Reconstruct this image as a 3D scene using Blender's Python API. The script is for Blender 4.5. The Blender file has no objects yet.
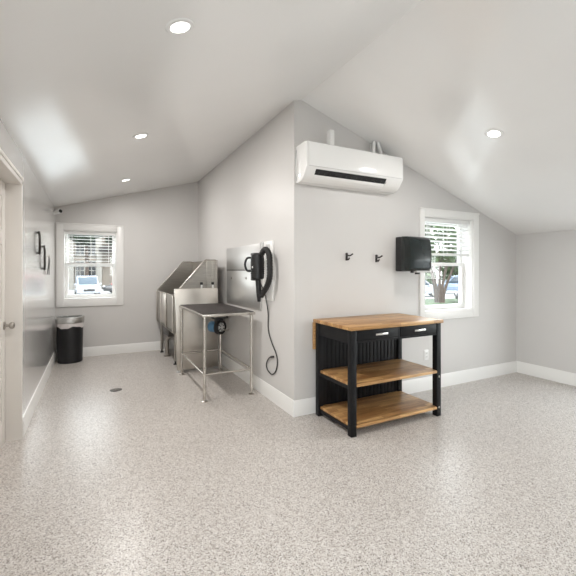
import bpy, bmesh, math, random
from mathutils import Vector, Matrix
random.seed(7)
S = bpy.context.scene
COL = S.collection
PI = math.pi

# ------------------------------------------------------------------ materials
def new_mat(name):
    m = bpy.data.materials.new(name); m.use_nodes = True
    nt = m.node_tree
    return m, nt, nt.nodes['Principled BSDF']

def pbr(name, col, rough=0.5, metal=0.0, var=0.0, vscale=8.0, bump=0.0, bscale=60.0,
        stretch=(1, 1, 1), spec=0.5, coat=0.0, rvar=0.0, crough=0.05):
    m, nt, b = new_mat(name)
    b.inputs['Base Color'].default_value = (*col, 1)
    b.inputs['Roughness'].default_value = rough
    b.inputs['Metallic'].default_value = metal
    b.inputs['Specular IOR Level'].default_value = spec
    b.inputs['Coat Weight'].default_value = coat; b.inputs['Coat Roughness'].default_value = crough
    tc = nt.nodes.new('ShaderNodeTexCoord')
    mp = nt.nodes.new('ShaderNodeMapping'); mp.inputs['Scale'].default_value = stretch
    nt.links.new(tc.outputs['Object'], mp.inputs['Vector'])
    n = nt.nodes.new('ShaderNodeTexNoise'); n.inputs['Scale'].default_value = vscale
    n.inputs['Detail'].default_value = 4
    nt.links.new(mp.outputs['Vector'], n.inputs['Vector'])
    r = nt.nodes.new('ShaderNodeValToRGB')
    r.color_ramp.elements[0].position = 0.3; r.color_ramp.elements[1].position = 0.7
    r.color_ramp.elements[0].color = (*[max(0, c * (1 - var)) for c in col], 1)
    r.color_ramp.elements[1].color = (*[min(1, c * (1 + var)) for c in col], 1)
    nt.links.new(n.outputs['Fac'], r.inputs['Fac'])
    nt.links.new(r.outputs['Color'], b.inputs['Base Color'])
    if rvar > 0:
        mr = nt.nodes.new('ShaderNodeMapRange')
        mr.inputs['To Min'].default_value = max(0.02, rough - rvar)
        mr.inputs['To Max'].default_value = min(1, rough + rvar)
        nt.links.new(n.outputs['Fac'], mr.inputs['Value'])
        nt.links.new(mr.outputs['Result'], b.inputs['Roughness'])
    if bump > 0:
        n2 = nt.nodes.new('ShaderNodeTexNoise'); n2.inputs['Scale'].default_value = bscale
        n2.inputs['Detail'].default_value = 3
        nt.links.new(mp.outputs['Vector'], n2.inputs['Vector'])
        bp = nt.nodes.new('ShaderNodeBump'); bp.inputs['Strength'].default_value = bump
        bp.inputs['Distance'].default_value = 0.01
        nt.links.new(n2.outputs['Fac'], bp.inputs['Height'])
        nt.links.new(bp.outputs['Normal'], b.inputs['Normal'])
    return m

def glow(name, col, strength):
    m, nt, b = new_mat(name)
    b.inputs['Base Color'].default_value = (*col, 1)
    b.inputs['Emission Color'].default_value = (*col, 1)
    b.inputs['Emission Strength'].default_value = strength
    return m

def glass_mat():
    m = bpy.data.materials.new('window glass'); m.use_nodes = True
    nt = m.node_tree; nt.nodes.clear()
    out = nt.nodes.new('ShaderNodeOutputMaterial')
    mix = nt.nodes.new('ShaderNodeMixShader'); mix.inputs['Fac'].default_value = 0.05
    t = nt.nodes.new('ShaderNodeBsdfTransparent'); t.inputs['Color'].default_value = (0.97, 0.985, 0.98, 1)
    g = nt.nodes.new('ShaderNodeBsdfGlossy'); g.inputs['Roughness'].default_value = 0.02
    nt.links.new(t.outputs[0], mix.inputs[1]); nt.links.new(g.outputs[0], mix.inputs[2])
    nt.links.new(mix.outputs[0], out.inputs['Surface'])
    return m

def floor_mat():
    m, nt, b = new_mat('flake epoxy floor')
    tc = nt.nodes.new('ShaderNodeTexCoord')
    def layer(scale, stops, off):
        mp = nt.nodes.new('ShaderNodeMapping'); mp.inputs['Location'].default_value = (off, off * 2, 0)
        nt.links.new(tc.outputs['Object'], mp.inputs['Vector'])
        v = nt.nodes.new('ShaderNodeTexVoronoi'); v.inputs['Scale'].default_value = scale
        v.voronoi_dimensions = '2D'
        nt.links.new(mp.outputs['Vector'], v.inputs['Vector'])
        sp = nt.nodes.new('ShaderNodeSeparateColor')
        nt.links.new(v.outputs['Color'], sp.inputs['Color'])
        r = nt.nodes.new('ShaderNodeValToRGB'); r.color_ramp.interpolation = 'CONSTANT'
        cr = r.color_ramp
        while len(cr.elements) < len(stops): cr.elements.new(0.5)
        for e, (p, c) in zip(cr.elements, stops):
            e.position = p; e.color = (*c, 1)
        nt.links.new(sp.outputs['Red'], r.inputs['Fac'])
        return r, sp
    a, sa = layer(190, [(0.0, (0.085, 0.065, 0.055)), (0.10, (0.30, 0.255, 0.225)), (0.24, (0.44, 0.395, 0.36)),
                        (0.46, (0.55, 0.51, 0.475)), (0.74, (0.69, 0.66, 0.63))], 0.0)
    c, sc = layer(330, [(0.0, (0.22, 0.18, 0.155)), (0.12, (0.46, 0.42, 0.385)), (0.5, (0.56, 0.525, 0.49)),
                        (0.8, (0.70, 0.675, 0.65))], 3.1)
    mx = nt.nodes.new('ShaderNodeMix'); mx.data_type = 'RGBA'
    mx.inputs['Factor'].default_value = 0.32
    nt.links.new(a.outputs['Color'], mx.inputs['A']); nt.links.new(c.outputs['Color'], mx.inputs['B'])
    nt.links.new(mx.outputs['Result'], b.inputs['Base Color'])
    b.inputs['Roughness'].default_value = 0.30
    n = nt.nodes.new('ShaderNodeTexNoise'); n.inputs['Scale'].default_value = 55
    nt.links.new(tc.outputs['Object'], n.inputs['Vector'])
    bp = nt.nodes.new('ShaderNodeBump'); bp.inputs['Strength'].default_value = 0.12
    bp.inputs['Distance'].default_value = 0.004
    nt.links.new(n.outputs['Fac'], bp.inputs['Height']); nt.links.new(bp.outputs['Normal'], b.inputs['Normal'])
    return m

def wood_mat():
    m, nt, b = new_mat('butcher block wood')
    tc = nt.nodes.new('ShaderNodeTexCoord')
    br = nt.nodes.new('ShaderNodeTexBrick')
    br.inputs['Scale'].default_value = 1.0
    br.inputs['Brick Width'].default_value = 0.42; br.inputs['Row Height'].default_value = 0.045
    br.inputs['Mortar Size'].default_value = 0.0012
    br.inputs['Color1'].default_value = (0.63, 0.385, 0.165, 1)
    br.inputs['Color2'].default_value = (0.33, 0.165, 0.06, 1)
    br.inputs['Mortar'].default_value = (0.27, 0.15, 0.07, 1)
    br.offset = 0.37
    nt.links.new(tc.outputs['Object'], br.inputs['Vector'])
    mp = nt.nodes.new('ShaderNodeMapping'); mp.inputs['Scale'].default_value = (3, 45, 45)
    nt.links.new(tc.outputs['Object'], mp.inputs['Vector'])
    n = nt.nodes.new('ShaderNodeTexNoise'); n.inputs['Scale'].default_value = 2.0; n.inputs['Detail'].default_value = 6
    nt.links.new(mp.outputs['Vector'], n.inputs['Vector'])
    r = nt.nodes.new('ShaderNodeValToRGB')
    r.color_ramp.elements[0].position = 0.32; r.color_ramp.elements[0].color = (0.62, 0.56, 0.5, 1)
    r.color_ramp.elements[1].position = 0.68; r.color_ramp.elements[1].color = (1.1, 1.1, 1.1, 1)
    nt.links.new(n.outputs['Fac'], r.inputs['Fac'])
    mx = nt.nodes.new('ShaderNodeMix'); mx.data_type = 'RGBA'; mx.blend_type = 'MULTIPLY'
    mx.inputs['Factor'].default_value = 0.9
    nt.links.new(br.outputs['Color'], mx.inputs['A']); nt.links.new(r.outputs['Color'], mx.inputs['B'])
    nt.links.new(mx.outputs['Result'], b.inputs['Base Color'])
    b.inputs['Roughness'].default_value = 0.38
    return m

def siding_mat():
    m, nt, b = new_mat('beige siding')
    tc = nt.nodes.new('ShaderNodeTexCoord')
    w = nt.nodes.new('ShaderNodeTexWave'); w.bands_direction = 'Z'; w.wave_profile = 'SAW'
    w.inputs['Scale'].default_value = 1.6
    nt.links.new(tc.outputs['Object'], w.inputs['Vector'])
    r = nt.nodes.new('ShaderNodeValToRGB')
    r.color_ramp.elements[0].color = (0.17, 0.145, 0.12, 1); r.color_ramp.elements[1].color = (0.22, 0.19, 0.16, 1)
    nt.links.new(w.outputs['Fac'], r.inputs['Fac']); nt.links.new(r.outputs['Color'], b.inputs['Base Color'])
    b.inputs['Roughness'].default_value = 0.8
    return m

M = {}
M['wall'] = pbr('warm grey wall paint', (0.63, 0.613, 0.597), 0.42, var=0.012, vscale=2, bump=0.03, bscale=140)
M['gloss_wall'] = pbr('glossy light wall panel', (0.69, 0.675, 0.655), 0.16, coat=1.0, crough=0.20, var=0.012, vscale=2, bump=0.02, bscale=5)
M['ceiling'] = pbr('satin white ceiling paint', (0.86, 0.85, 0.835), 0.17, spec=0.9, var=0.008, vscale=2, bump=0.012, bscale=3.5)
M['trim'] = pbr('white trim paint', (0.85, 0.84, 0.82), 0.32, var=0.008, vscale=4)
M['door'] = pbr('door paint', (0.73, 0.695, 0.655), 0.40, var=0.01, vscale=3)
M['white_plastic'] = pbr('white plastic', (0.84, 0.835, 0.82), 0.2, var=0.006, vscale=6)
M['ac_body'] = pbr('glossy white plastic', (0.86, 0.855, 0.84), 0.13, var=0.004, vscale=6)
M['grey_plastic'] = pbr('pale grey plastic', (0.55, 0.55, 0.54), 0.4, var=0.02)
M['dark_slot'] = pbr('dark vent', (0.012, 0.012, 0.012), 0.7)
M['black_wood'] = pbr('black painted wood', (0.007, 0.007, 0.008), 0.48, var=0.15, vscale=10, spec=0.22)
M['black_plastic'] = pbr('black plastic', (0.013, 0.013, 0.014), 0.32, var=0.1, vscale=10)
M['smoke'] = pbr('smoky black cover', (0.012, 0.018, 0.018), 0.20, var=0.15, vscale=5, spec=0.4)
M['black_rubber'] = pbr('black rubber', (0.014, 0.013, 0.013), 0.6, var=0.1)
M['mat_top'] = pbr('ribbed black rubber mat', (0.026, 0.019, 0.017), 0.62, var=0.2, vscale=90, bump=0.3, bscale=180)
M['steel'] = pbr('brushed steel', (0.42, 0.395, 0.36), 0.33, 1.0, var=0.10, vscale=5, stretch=(1, 1, 9), rvar=0.08)
M['steel_sheet'] = pbr('bright steel sheet', (0.74, 0.735, 0.725), 0.42, 1.0, var=0.05, vscale=3, rvar=0.08)
M['steel_panel'] = pbr('swirled brushed steel', (0.60, 0.565, 0.52), 0.36, 1.0, var=0.10, vscale=4.5, rvar=0.16, bump=0.10, bscale=5)
M['steel_tube'] = pbr('steel tube', (0.60, 0.57, 0.53), 0.26, 1.0, var=0.05, vscale=12)
M['can_ring'] = pbr('brushed steel ring', (0.52, 0.51, 0.49), 0.3, 1.0, var=0.05, vscale=20)
M['nickel'] = pbr('satin nickel', (0.42, 0.39, 0.36), 0.3, 1.0)
M['chrome'] = pbr('bright chrome pull', (0.80, 0.79, 0.77), 0.22, 1.0)
M['blue'] = pbr('steel blue motor paint', (0.10, 0.24, 0.40), 0.28, 0.3, var=0.1)
M['liner'] = pbr('white bin liner', (0.72, 0.68, 0.67), 0.45, var=0.05, vscale=15)
M['bin'] = pbr('black bin plastic', (0.008, 0.008, 0.010), 0.38, var=0.15, vscale=12)
M['dark_metal'] = pbr('dark bronze metal', (0.05, 0.045, 0.042), 0.35, 0.6)
M['floor'] = floor_mat()
M['wood'] = wood_mat()
M['glass'] = glass_mat()
M['lens'] = glow('light lens', (1, 0.98, 0.95), 2.5)
M['blind'] = pbr('white blind slat', (0.82, 0.815, 0.80), 0.4)
M['cord'] = pbr('dark cord', (0.03, 0.028, 0.027), 0.5)
# outside
M['asphalt'] = pbr('pale concrete lot', (0.29, 0.29, 0.285), 0.9, var=0.12, vscale=0.6)
M['grass'] = pbr('grass', (0.03, 0.05, 0.015), 0.9, var=0.4, vscale=3)
M['bark'] = pbr('mottled bark', (0.045, 0.031, 0.023), 0.85, var=0.45, vscale=4)
M['leaf'] = pbr('green leaves', (0.036, 0.070, 0.016), 0.6, var=0.6, vscale=2.5)
M['leaf_dark'] = pbr('dark green leaves', (0.010, 0.027, 0.008), 0.6, var=0.6, vscale=2.0)
M['car_white'] = pbr('white car paint', (0.24, 0.255, 0.285), 0.2, coat=0.6)
M['car_silver'] = pbr('silver blue car paint', (0.13, 0.17, 0.24), 0.22, 0.2, coat=0.6)
M['car_dark'] = pbr('dark car paint', (0.02, 0.02, 0.022), 0.25, coat=0.6)
M['car_red'] = pbr('red car paint', (0.33, 0.03, 0.04), 0.25, coat=0.6)
M['car_glass'] = pbr('tinted car glass', (0.03, 0.045, 0.06), 0.08)
M['tyre'] = pbr('tyre rubber', (0.015, 0.015, 0.015), 0.8)
M['lamp_clear'] = pbr('clear lamp', (0.6, 0.62, 0.65), 0.1)
M['siding'] = siding_mat()
M['roof'] = pbr('brown shingle roof', (0.045, 0.038, 0.035), 0.9, var=0.3, vscale=6)
M['facade_trim'] = pbr('cream facade trim', (0.28, 0.265, 0.24), 0.7, var=0.05)
M['facade_glass'] = pbr('dark facade glass', (0.008, 0.012, 0.016), 0.1)

# ------------------------------------------------------------------ mesh helpers
def BM(): return bmesh.new()

def box(bm, x0, x1, y0, y1, z0, z1, bev=0.0, seg=2, rot=None, pivot=None):
    r = bmesh.ops.create_cube(bm, size=1.0)
    vs = r['verts']
    for v in vs:
        v.co = Vector(((x0 + x1) / 2 + v.co.x * (x1 - x0), (y0 + y1) / 2 + v.co.y * (y1 - y0),
                       (z0 + z1) / 2 + v.co.z * (z1 - z0)))
    if bev > 0:
        es = list({e for v in vs for e in v.link_edges})
        r2 = bmesh.ops.bevel(bm, geom=es, offset=bev, segments=seg, affect='EDGES', profile=0.5)
        vs = list({v for f in r2['faces'] for v in f.verts} | {v for v in vs if v.is_valid})
    if rot is not None:
        p = Vector(pivot) if pivot else Vector(((x0 + x1) / 2, (y0 + y1) / 2, (z0 + z1) / 2))
        for v in vs: v.co = p + rot @ (v.co - p)
    return vs

def prism(bm, pts, a0, a1, axis='Y', bev=0.0):
    """extrude a 2D outline. axis Y: pts are (x,z); axis X: pts are (y,z); axis Z: pts are (x,y)"""
    def P(p, a):
        if axis == 'Y': return (p[0], a, p[1])
        if axis == 'X': return (a, p[0], p[1])
        return (p[0], p[1], a)
    A = [bm.verts.new(P(p, a0)) for p in pts]; B = [bm.verts.new(P(p, a1)) for p in pts]
    n = len(pts); fs = [bm.faces.new(A), bm.faces.new(B[::-1])]
    for i in range(n):
        fs.append(bm.faces.new((A[i], B[i], B[(i + 1) % n], A[(i + 1) % n])))
    bmesh.ops.recalc_face_normals(bm, faces=fs)
    if bev > 0:
        es = list({e for f in fs for e in f.edges})
        bmesh.ops.bevel(bm, geom=es, offset=bev, segments=2, affect='EDGES', profile=0.5)

def tube(bm, path, rad, n=10, cap=True, closed=False):
    path = [Vector(p) for p in path]; m = len(path)
    rads = rad if isinstance(rad, (list, tuple)) else [rad] * m
    rings = []; up = None
    for i, p in enumerate(path):
        if closed: t = path[(i + 1) % m] - path[i - 1]
        else: t = path[min(i + 1, m - 1)] - path[max(i - 1, 0)]
        t.normalize()
        if up is None:
            up = Vector((0, 0, 1)) if abs(t.z) < 0.9 else Vector((1, 0, 0))
        s = t.cross(up)
        if s.length < 1e-5: s = t.cross(Vector((0.3, 0.9, 0.1)))
        s.normalize(); up = s.cross(t).normalized()
        rings.append([bm.verts.new(p + (s * math.cos(2 * PI * k / n) + up * math.sin(2 * PI * k / n)) * rads[i]) for k in range(n)])
    for i in range(m if closed else m - 1):
        A, B = rings[i], rings[(i + 1) % m]
        for k in range(n):
            bm.faces.new((A[k], A[(k + 1) % n], B[(k + 1) % n], B[k]))
    if cap and not closed:
        bm.faces.new(rings[0][::-1]); bm.faces.new(rings[-1])

def lathe(bm, prof, centre, n=32, mtx=None, cap0=True, cap1=True, sx=1, sy=1):
    """prof = [(r,z)...]"""
    c = Vector(centre); rings = []
    for r, z in prof:
        rg = []
        for k in range(n):
            v = Vector((r * math.cos(2 * PI * k / n) * sx, r * math.sin(2 * PI * k / n) * sy, z))
            if mtx: v = mtx @ v
            rg.append(bm.verts.new(c + v))
        rings.append(rg)
    for A, B in zip(rings, rings[1:]):
        for k in range(n):
            bm.faces.new((A[k], A[(k + 1) % n], B[(k + 1) % n], B[k]))
    if cap0: bm.faces.new(rings[0][::-1])
    if cap1: bm.faces.new(rings[-1])

def smooth_path(pts, sub=6):
    pts = [Vector(p) for p in pts]; out = []
    for i in range(len(pts) - 1):
        p0 = pts[max(i - 1, 0)]; p1 = pts[i]; p2 = pts[i + 1]; p3 = pts[min(i + 2, len(pts) - 1)]
        for k in range(sub):
            t = k / sub
            out.append(0.5 * ((2 * p1) + (p2 - p0) * t + (2 * p0 - 5 * p1 + 4 * p2 - p3) * t * t + (3 * p1 - p0 - 3 * p2 + p3) * t ** 3))
    out.append(pts[-1]); return out

ROTX = lambda a: Matrix.Rotation(a, 3, 'X')
ROTY = lambda a: Matrix.Rotation(a, 3, 'Y')
ROTZ = lambda a: Matrix.Rotation(a, 3, 'Z')
WLOC = {}

KEEP = {'slats', 'foliage', 'grate', 'air_grille', 'trunk'}
def islands(bm):
    bm.verts.ensure_lookup_table(); seen = set(); out = []
    for v in bm.verts:
        if v in seen: continue
        st = [v]; seen.add(v); g = []
        while st:
            a = st.pop(); g.append(a)
            for e in a.link_edges:
                b = e.other_vert(a)
                if b not in seen: seen.add(b); st.append(b)
        lo = [min(p.co[k] for p in g) for k in range(3)]; hi = [max(p.co[k] for p in g) for k in range(3)]
        out.append([g, lo, hi])
    e = .0015; merged = True
    while merged:                                    # pieces that touch stay one part
        merged = False
        for i in range(len(out)):
            for j in range(i + 1, len(out)):
                A, B = out[i], out[j]
                if all(A[1][k] - e <= B[2][k] and B[1][k] - e <= A[2][k] for k in range(3)):
                    A[0] += B[0]; A[1] = [min(A[1][k], B[1][k]) for k in range(3)]; A[2] = [max(A[2][k], B[2][k]) for k in range(3)]
                    del out[j]; merged = True; break
            if merged: break
    return [o[0] for o in out]

def obj(name, bm, mat, parent=None, smooth=35, recalc=True):
    if parent is not None and name not in KEEP:
        isl = islands(bm)
        if len(isl) > 1:
            first = None
            for g in isl[1:]:
                nb = bm.copy(); nb.verts.ensure_lookup_table(); idx = set()
                bm.verts.index_update()
                keep = {v.index for v in g}
                bmesh.ops.delete(nb, geom=[v for i, v in enumerate(nb.verts) if i not in keep], context='VERTS')
                obj1(name, nb, mat, parent, smooth, recalc)
            keep = set(isl[0])
            bmesh.ops.delete(bm, geom=[v for v in bm.verts if v not in keep], context='VERTS')
    return obj1(name, bm, mat, parent, smooth, recalc)

def obj1(name, bm, mat, parent=None, smooth=35, recalc=True):
    if recalc: bmesh.ops.recalc_face_normals(bm, faces=bm.faces)
    if parent is not None:
        off = WLOC[parent.name].copy()
    else:
        xs = [v.co.x for v in bm.verts]; ys = [v.co.y for v in bm.verts]; zs = [v.co.z for v in bm.verts]
        off = Vector(((min(xs) + max(xs)) / 2, (min(ys) + max(ys)) / 2, min(zs)))
    for v in bm.verts: v.co -= off
    me = bpy.data.meshes.new(name); bm.to_mesh(me); bm.free()
    me.materials.append(mat)
    if smooth:
        me.shade_smooth(); me.set_sharp_from_angle(angle=math.radians(smooth))
    o = bpy.data.objects.new(name, me); COL.objects.link(o)
    if parent is not None: o.parent = parent
    else: o.location = off
    WLOC[o.name] = off
    return o

def tag(o, label, cat, group=None, kind=None):
    o['label'] = label; o['category'] = cat
    if group: o['group'] = group
    if kind: o['kind'] = kind
    return o

def thing(name, loc, label=None, cat=None, group=None, kind=None):
    o = bpy.data.objects.new(name, None); COL.objects.link(o)
    o.empty_display_size = 0.1
    o.location = loc; WLOC[o.name] = Vector(loc)
    if label: o['label'] = label
    if cat: o['category'] = cat
    if group: o['group'] = group
    if kind: o['kind'] = kind
    return o

def struct(name, bm, mat, label=None, cat=None, smooth=35):
    o = obj(name, bm, mat, None, smooth); o['kind'] = 'structure'
    if label: o['label'] = label
    if cat: o['category'] = cat
    return o

def simple(name, fn, mat, parent, *a, **k):
    bm = BM(); fn(bm, *a, **k); return obj(name, bm, mat, parent)

# ------------------------------------------------------------------ room dimensions
XL, XA, XR = -0.54, 1.70, 5.165          # left wall, alcove side wall, right wall
YC, YB, YF = 3.175, 6.91, -2.6           # wall with the air conditioner, far wall, wall behind
RX, RZ = 1.78, 3.04                      # ridge
KL, KR = 0.284, 0.341
T = 0.20
def zc(x): return RZ - (RX - x) * KL if x < RX else RZ - (x - RX) * KR

# windows: opening x0,x1,z0,z1
W1 = (-0.43, 0.335, 0.93, 2.035)
W2 = (3.41, 4.255, 0.90, 2.035)
W3 = (-.5, 2.2, 0.32, 1.72)            # right wall (y range)
W4 = (0.5, 1.4, 1.1, 2.0)             # rear wall, opening added for daylight
W5 = (-2.2, 0.9, 0.30, 2.10)             # left wall behind the camera (y range), opening added for daylight

bm = BM()
prism(bm, [(XL - T, YF - T), (XR + T, YF - T), (XR + T, YC + T), (XA + T, YC + T), (XA + T, YB + T), (XL - T, YB + T)], -0.2, 0, 'Z')
struct('floor', bm, M['floor'], 'speckled beige and white flake epoxy floor', 'floor')

bm = BM()
h = 0.16
prism(bm, [(XL - T, zc(XL - T)), (RX, RZ), (RX, RZ + h), (XL - T, zc(XL - T) + h)], YF - T, YB + T, 'Y')
prism(bm, [(RX, RZ), (XR + T, zc(XR + T)), (XR + T, zc(XR + T) + h), (RX, RZ + h)], YF - T, YC + T, 'Y')
struct('ceiling', bm, M['ceiling'], 'white vaulted ceiling of two smooth slopes meeting at a ridge', 'ceiling')

def wall_y(y0, y1, x0, x1, hole):
    """a wall running along X under the sloped ceiling, with one window hole"""
    bm = BM(); up = 0.05
    def col(a, b, za, top):
        if top is None:
            pts = [(a, za), (b, za)]
            xs = [b] + ([RX] if a < RX < b else []) + [a]
            pts += [(x, zc(x) + up) for x in xs]
        else: pts = [(a, za), (b, za), (b, top), (a, top)]
        prism(bm, pts, y0, y1, 'Y')
    if hole:
        hx0, hx1, hz0, hz1 = hole
        col(x0, hx0, 0, None); col(hx1, x1, 0, None); col(hx0, hx1, 0, hz0); col(hx0, hx1, hz1, None)
    else: col(x0, x1, 0, None)
    return bm

struct('wall_back', wall_y(YB, YB + T, XL, XA, W1), M['wall'], 'light grey far wall behind trash can and steel tub', 'wall')
struct('wall_front', wall_y(YC, YC + T, XA + T, XR + T, W2), M['wall'], 'light grey gabled wall behind the black work cart', 'wall')
bm = BM(); prism(bm, [(YC, 0), (YB + T, 0), (YB + T, zc(XA) + .03), (YC, zc(XA) + .03)], XA, XA + T, 'X')
struct('wall_side', bm, M['wall'], 'light grey side wall beside the grooming table', 'wall')
DY0, DY1, DZ = 2.93, 3.79, 2.12
bm = BM()
for a, b, c, d in [(YF - T, W5[0], 0, zc(XL) + .03), (W5[1], DY0, 0, zc(XL) + .03), (W5[0], W5[1], 0, W5[2]), (W5[0], W5[1], W5[3], zc(XL) + .03), (DY1, YB + T, 0, zc(XL) + .03), (DY0, DY1, DZ, zc(XL) + .03)]:
    prism(bm, [(a, c), (b, c), (b, d), (a, d)], XL - T, XL, 'X')
struct('wall_left', bm, M['gloss_wall'], 'glossy light grey left wall with the white door', 'wall')
bm = BM()
for a, b, c, d in [(YF - T, W3[0], 0, zc(XR) + .03), (W3[1], YC + T, 0, zc(XR) + .03), (W3[0], W3[1], 0, W3[2]), (W3[0], W3[1], W3[3], zc(XR) + .03)]:
    prism(bm, [(a, c), (b, c), (b, d), (a, d)], XR, XR + T, 'X')
struct('wall_right', bm, M['wall'], 'low light grey right wall', 'wall')
struct('wall_rear', wall_y(YF - T, YF, XL, XR + T, W4), M['wall'], 'light grey wall behind the camera', 'wall')

# baseboards
BH, BT = 0.152, 0.016
def base_x(x, y0, y1, sgn):
    bm = BM()
    prism(bm, [(x, 0), (x + sgn * BT, 0), (x + sgn * BT, BH - .025), (x + sgn * BT * .45, BH), (x, BH)], y0, y1, 'Y'); return bm
def base_y(y, x0, x1, sgn):
    bm = BM()
    prism(bm, [(y, 0), (y + sgn * BT, 0), (y + sgn * BT, BH - .025), (y + sgn * BT * .45, BH), (y, BH)], x0, x1, 'X'); return bm
struct('baseboard_left', base_x(XL, DY1 + .03, YB, 1), M['trim'], 'white baseboard along the left wall', 'baseboard')
struct('baseboard_side', base_x(XA, YC, YB, -1), M['trim'], 'white baseboard along the side wall under the steel table', 'baseboard')
struct('baseboard_right', base_x(XR, YF, YC, -1), M['trim'], 'white baseboard along the right wall', 'baseboard')
struct('baseboard_back', base_y(YB, XL, XA, -1), M['trim'], 'white baseboard along the far wall', 'baseboard')
struct('baseboard_front', base_y(YC, XA - BT, XR, -1), M['trim'], 'white baseboard behind the black work cart', 'baseboard')

# ------------------------------------------------------------------ windows
def window(n, x0, x1, z0, z1, y, zm, cl, cr, cb, ct, label, loc):
    """double hung window in a wall at y; the room is at smaller y. zm = meeting rail"""
    w = thing('window_%d' % n, ((x0 + x1) / 2, y, z0), label, 'window', kind='structure')
    bm = BM()                                        # casing boards
    p = 0.02
    box(bm, x0 - cl, x0, y - p, y, z0 - cb, z1 + ct, .004)
    box(bm, x1, x1 + cr, y - p, y, z0 - cb, z1 + ct, .004)
    box(bm, x0, x1, y - p, y, z1, z1 + ct, .004); box(bm, x0, x1, y - p, y, z0 - cb, z0, .004)
    box(bm, x0 - cl, x1 + cr, y - p - .008, y - p, z1 + ct - .02, z1 + ct, .003)
    obj('casing', bm, M['trim'], w)
    bm = BM(); j = 0.012
    box(bm, x0 - .001, x0 + j, y - .003, y + .19, z0, z1); box(bm, x1 - j, x1 + .001, y - .003, y + .19, z0, z1)
    box(bm, x0, x1, y - .003, y + .19, z1 - j, z1); box(bm, x0, x1, y - .012, y + .19, z0 - .001, z0 + .016, .004)
    obj('jamb', bm, M['trim'], w)
    s = 0.048
    for nm, a, b, ya in (('upper_sash', zm - .02, z1 - j, y + .145), ('lower_sash', z0 + .016, zm + .02, y + .105)):
        xa, xb = x0 + j, x1 - j
        bm = BM(); t = .036
        box(bm, xa, xa + s, ya, ya + t, a, b, .004); box(bm, xb - s, xb, ya, ya + t, a, b, .004)
        box(bm, xa + s, xb - s, ya, ya + t, b - .04, b, .004)
        box(bm, xa + s, xb - s, ya, ya + t, a, a + (.055 if nm == 'lower_sash' else .04), .004)
        so = obj(nm, bm, M['trim'], w)
        bm = BM(); box(bm, xa + s - .003, xb - s + .003, ya + .015, ya + .019, a + .03, b - .03)
        obj('pane', bm, M['glass'], so)
    bm = BM(); xm = (x0 + x1) / 2
    box(bm, xm - .03, xm + .03, y + .085, y + .107, zm + .005, zm + .022, .004)
    obj('sash_lock', bm, M['white_plastic'], w)
    return w

window(1, *W1, YB, 1.475, .095, .105, .115, .11, 'white framed double hung window in the far wall above the trash can', None)
window(2, *W2, YC, 1.47, .075, .105, .09, .085, 'white framed double hung window right of the black towel dispenser', None)

def blind(x0, x1, ztop, zbot, y, tilt, label, pitch=.05):
    b = thing('window_blind', ((x0 + x1) / 2, y, zbot), label, 'blind')
    bm = BM(); box(bm, x0, x1, y - .03, y + .03, ztop - .05, ztop, .004); obj('headrail', bm, M['blind'], b)
    bm = BM(); z = ztop - .075
    while z > zbot + .045:
        box(bm, x0 + .006, x1 - .006, y - .025, y + .025, z - .0014, z + .0014, rot=ROTX(tilt)); z -= pitch
    obj('slats', bm, M['blind'], b)
    bm = BM(); box(bm, x0 + .004, x1 - .004, y - .025, y + .025, zbot, zbot + .028, .005); obj('bottom_rail', bm, M['blind'], b)
    bm = BM()
    for f in (.14, .5, .86):
        xx = x0 + (x1 - x0) * f
        for yy in (y - .027, y + .027): box(bm, xx - .0022, xx + .0022, yy - .0012, yy + .0012, zbot + .01, ztop - .03)
    obj('ladder_cord', bm, M['blind'], b)
    bm = BM(); tube(bm, [(x0 + .07, y - .036, ztop - .05), (x0 + .072, y - .038, (ztop + zbot) / 2 - .1)], .004, 6); obj('tilt_wand', bm, M['blind'], b)
blind(W1[0] + .015, W1[1] - .015, W1[3] - .014, 1.485, YB + .055, math.radians(-5), 'white slatted blind over the upper half of the far window')
blind(W2[0] + .015, W2[1] - .015, W2[3] - .014, 1.575, YC + .055, math.radians(-15), 'raised white slatted blind in the window right of the towel dispenser')

# windows behind / beside the camera, plain frames with glass
w3 = thing('window_3', (XR, (W3[0] + W3[1]) / 2, W3[2]), 'wide white framed window in the right wall beside the camera', 'window', kind='structure')
bm = BM(); s = .06
for a, b, c, d in [(W3[0] - .09, W3[0] + s, W3[2] - .09, W3[3] + .09), (W3[1] - s, W3[1] + .09, W3[2] - .09, W3[3] + .09), (W3[0] + s, W3[1] - s, W3[3] - s, W3[3] + .09), (W3[0] + s, W3[1] - s, W3[2] - .09, W3[2] + s), (.72, .78, W3[2] + s, W3[3] - s)]:
    box(bm, XR - .02, XR + .1, a, b, c, d)
obj('frame', bm, M['trim'], w3)
simple('pane', box, M['glass'], w3, XR + .05, XR + .054, W3[0] + .05, W3[1] - .05, W3[2] + .05, W3[3] - .05)
w4 = thing('window_4', ((W4[0] + W4[1]) / 2, YF, W4[2]), 'added unseen white framed window behind the camera, letting in daylight', 'window', kind='structure')  # unseen window added to bring more daylight in from behind
bm = BM()
for a, b, c, d in [(W4[0] - .09, W4[0] + s, W4[2] - .09, W4[3] + .09), (W4[1] - s, W4[1] + .09, W4[2] - .09, W4[3] + .09), (W4[0] + s, W4[1] - s, W4[3] - s, W4[3] + .09), (W4[0] + s, W4[1] - s, W4[2] - .09, W4[2] + s), (1.1 - .03, 1.1 + .03, W4[2] + s, W4[3] - s)]:
    box(bm, a, b, YF - .1, YF + .02, c, d)
obj('frame', bm, M['trim'], w4)
simple('pane', box, M['glass'], w4, W4[0] + .05, W4[1] - .05, YF - .054, YF - .05, W4[2] + .05, W4[3] - .05)

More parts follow.
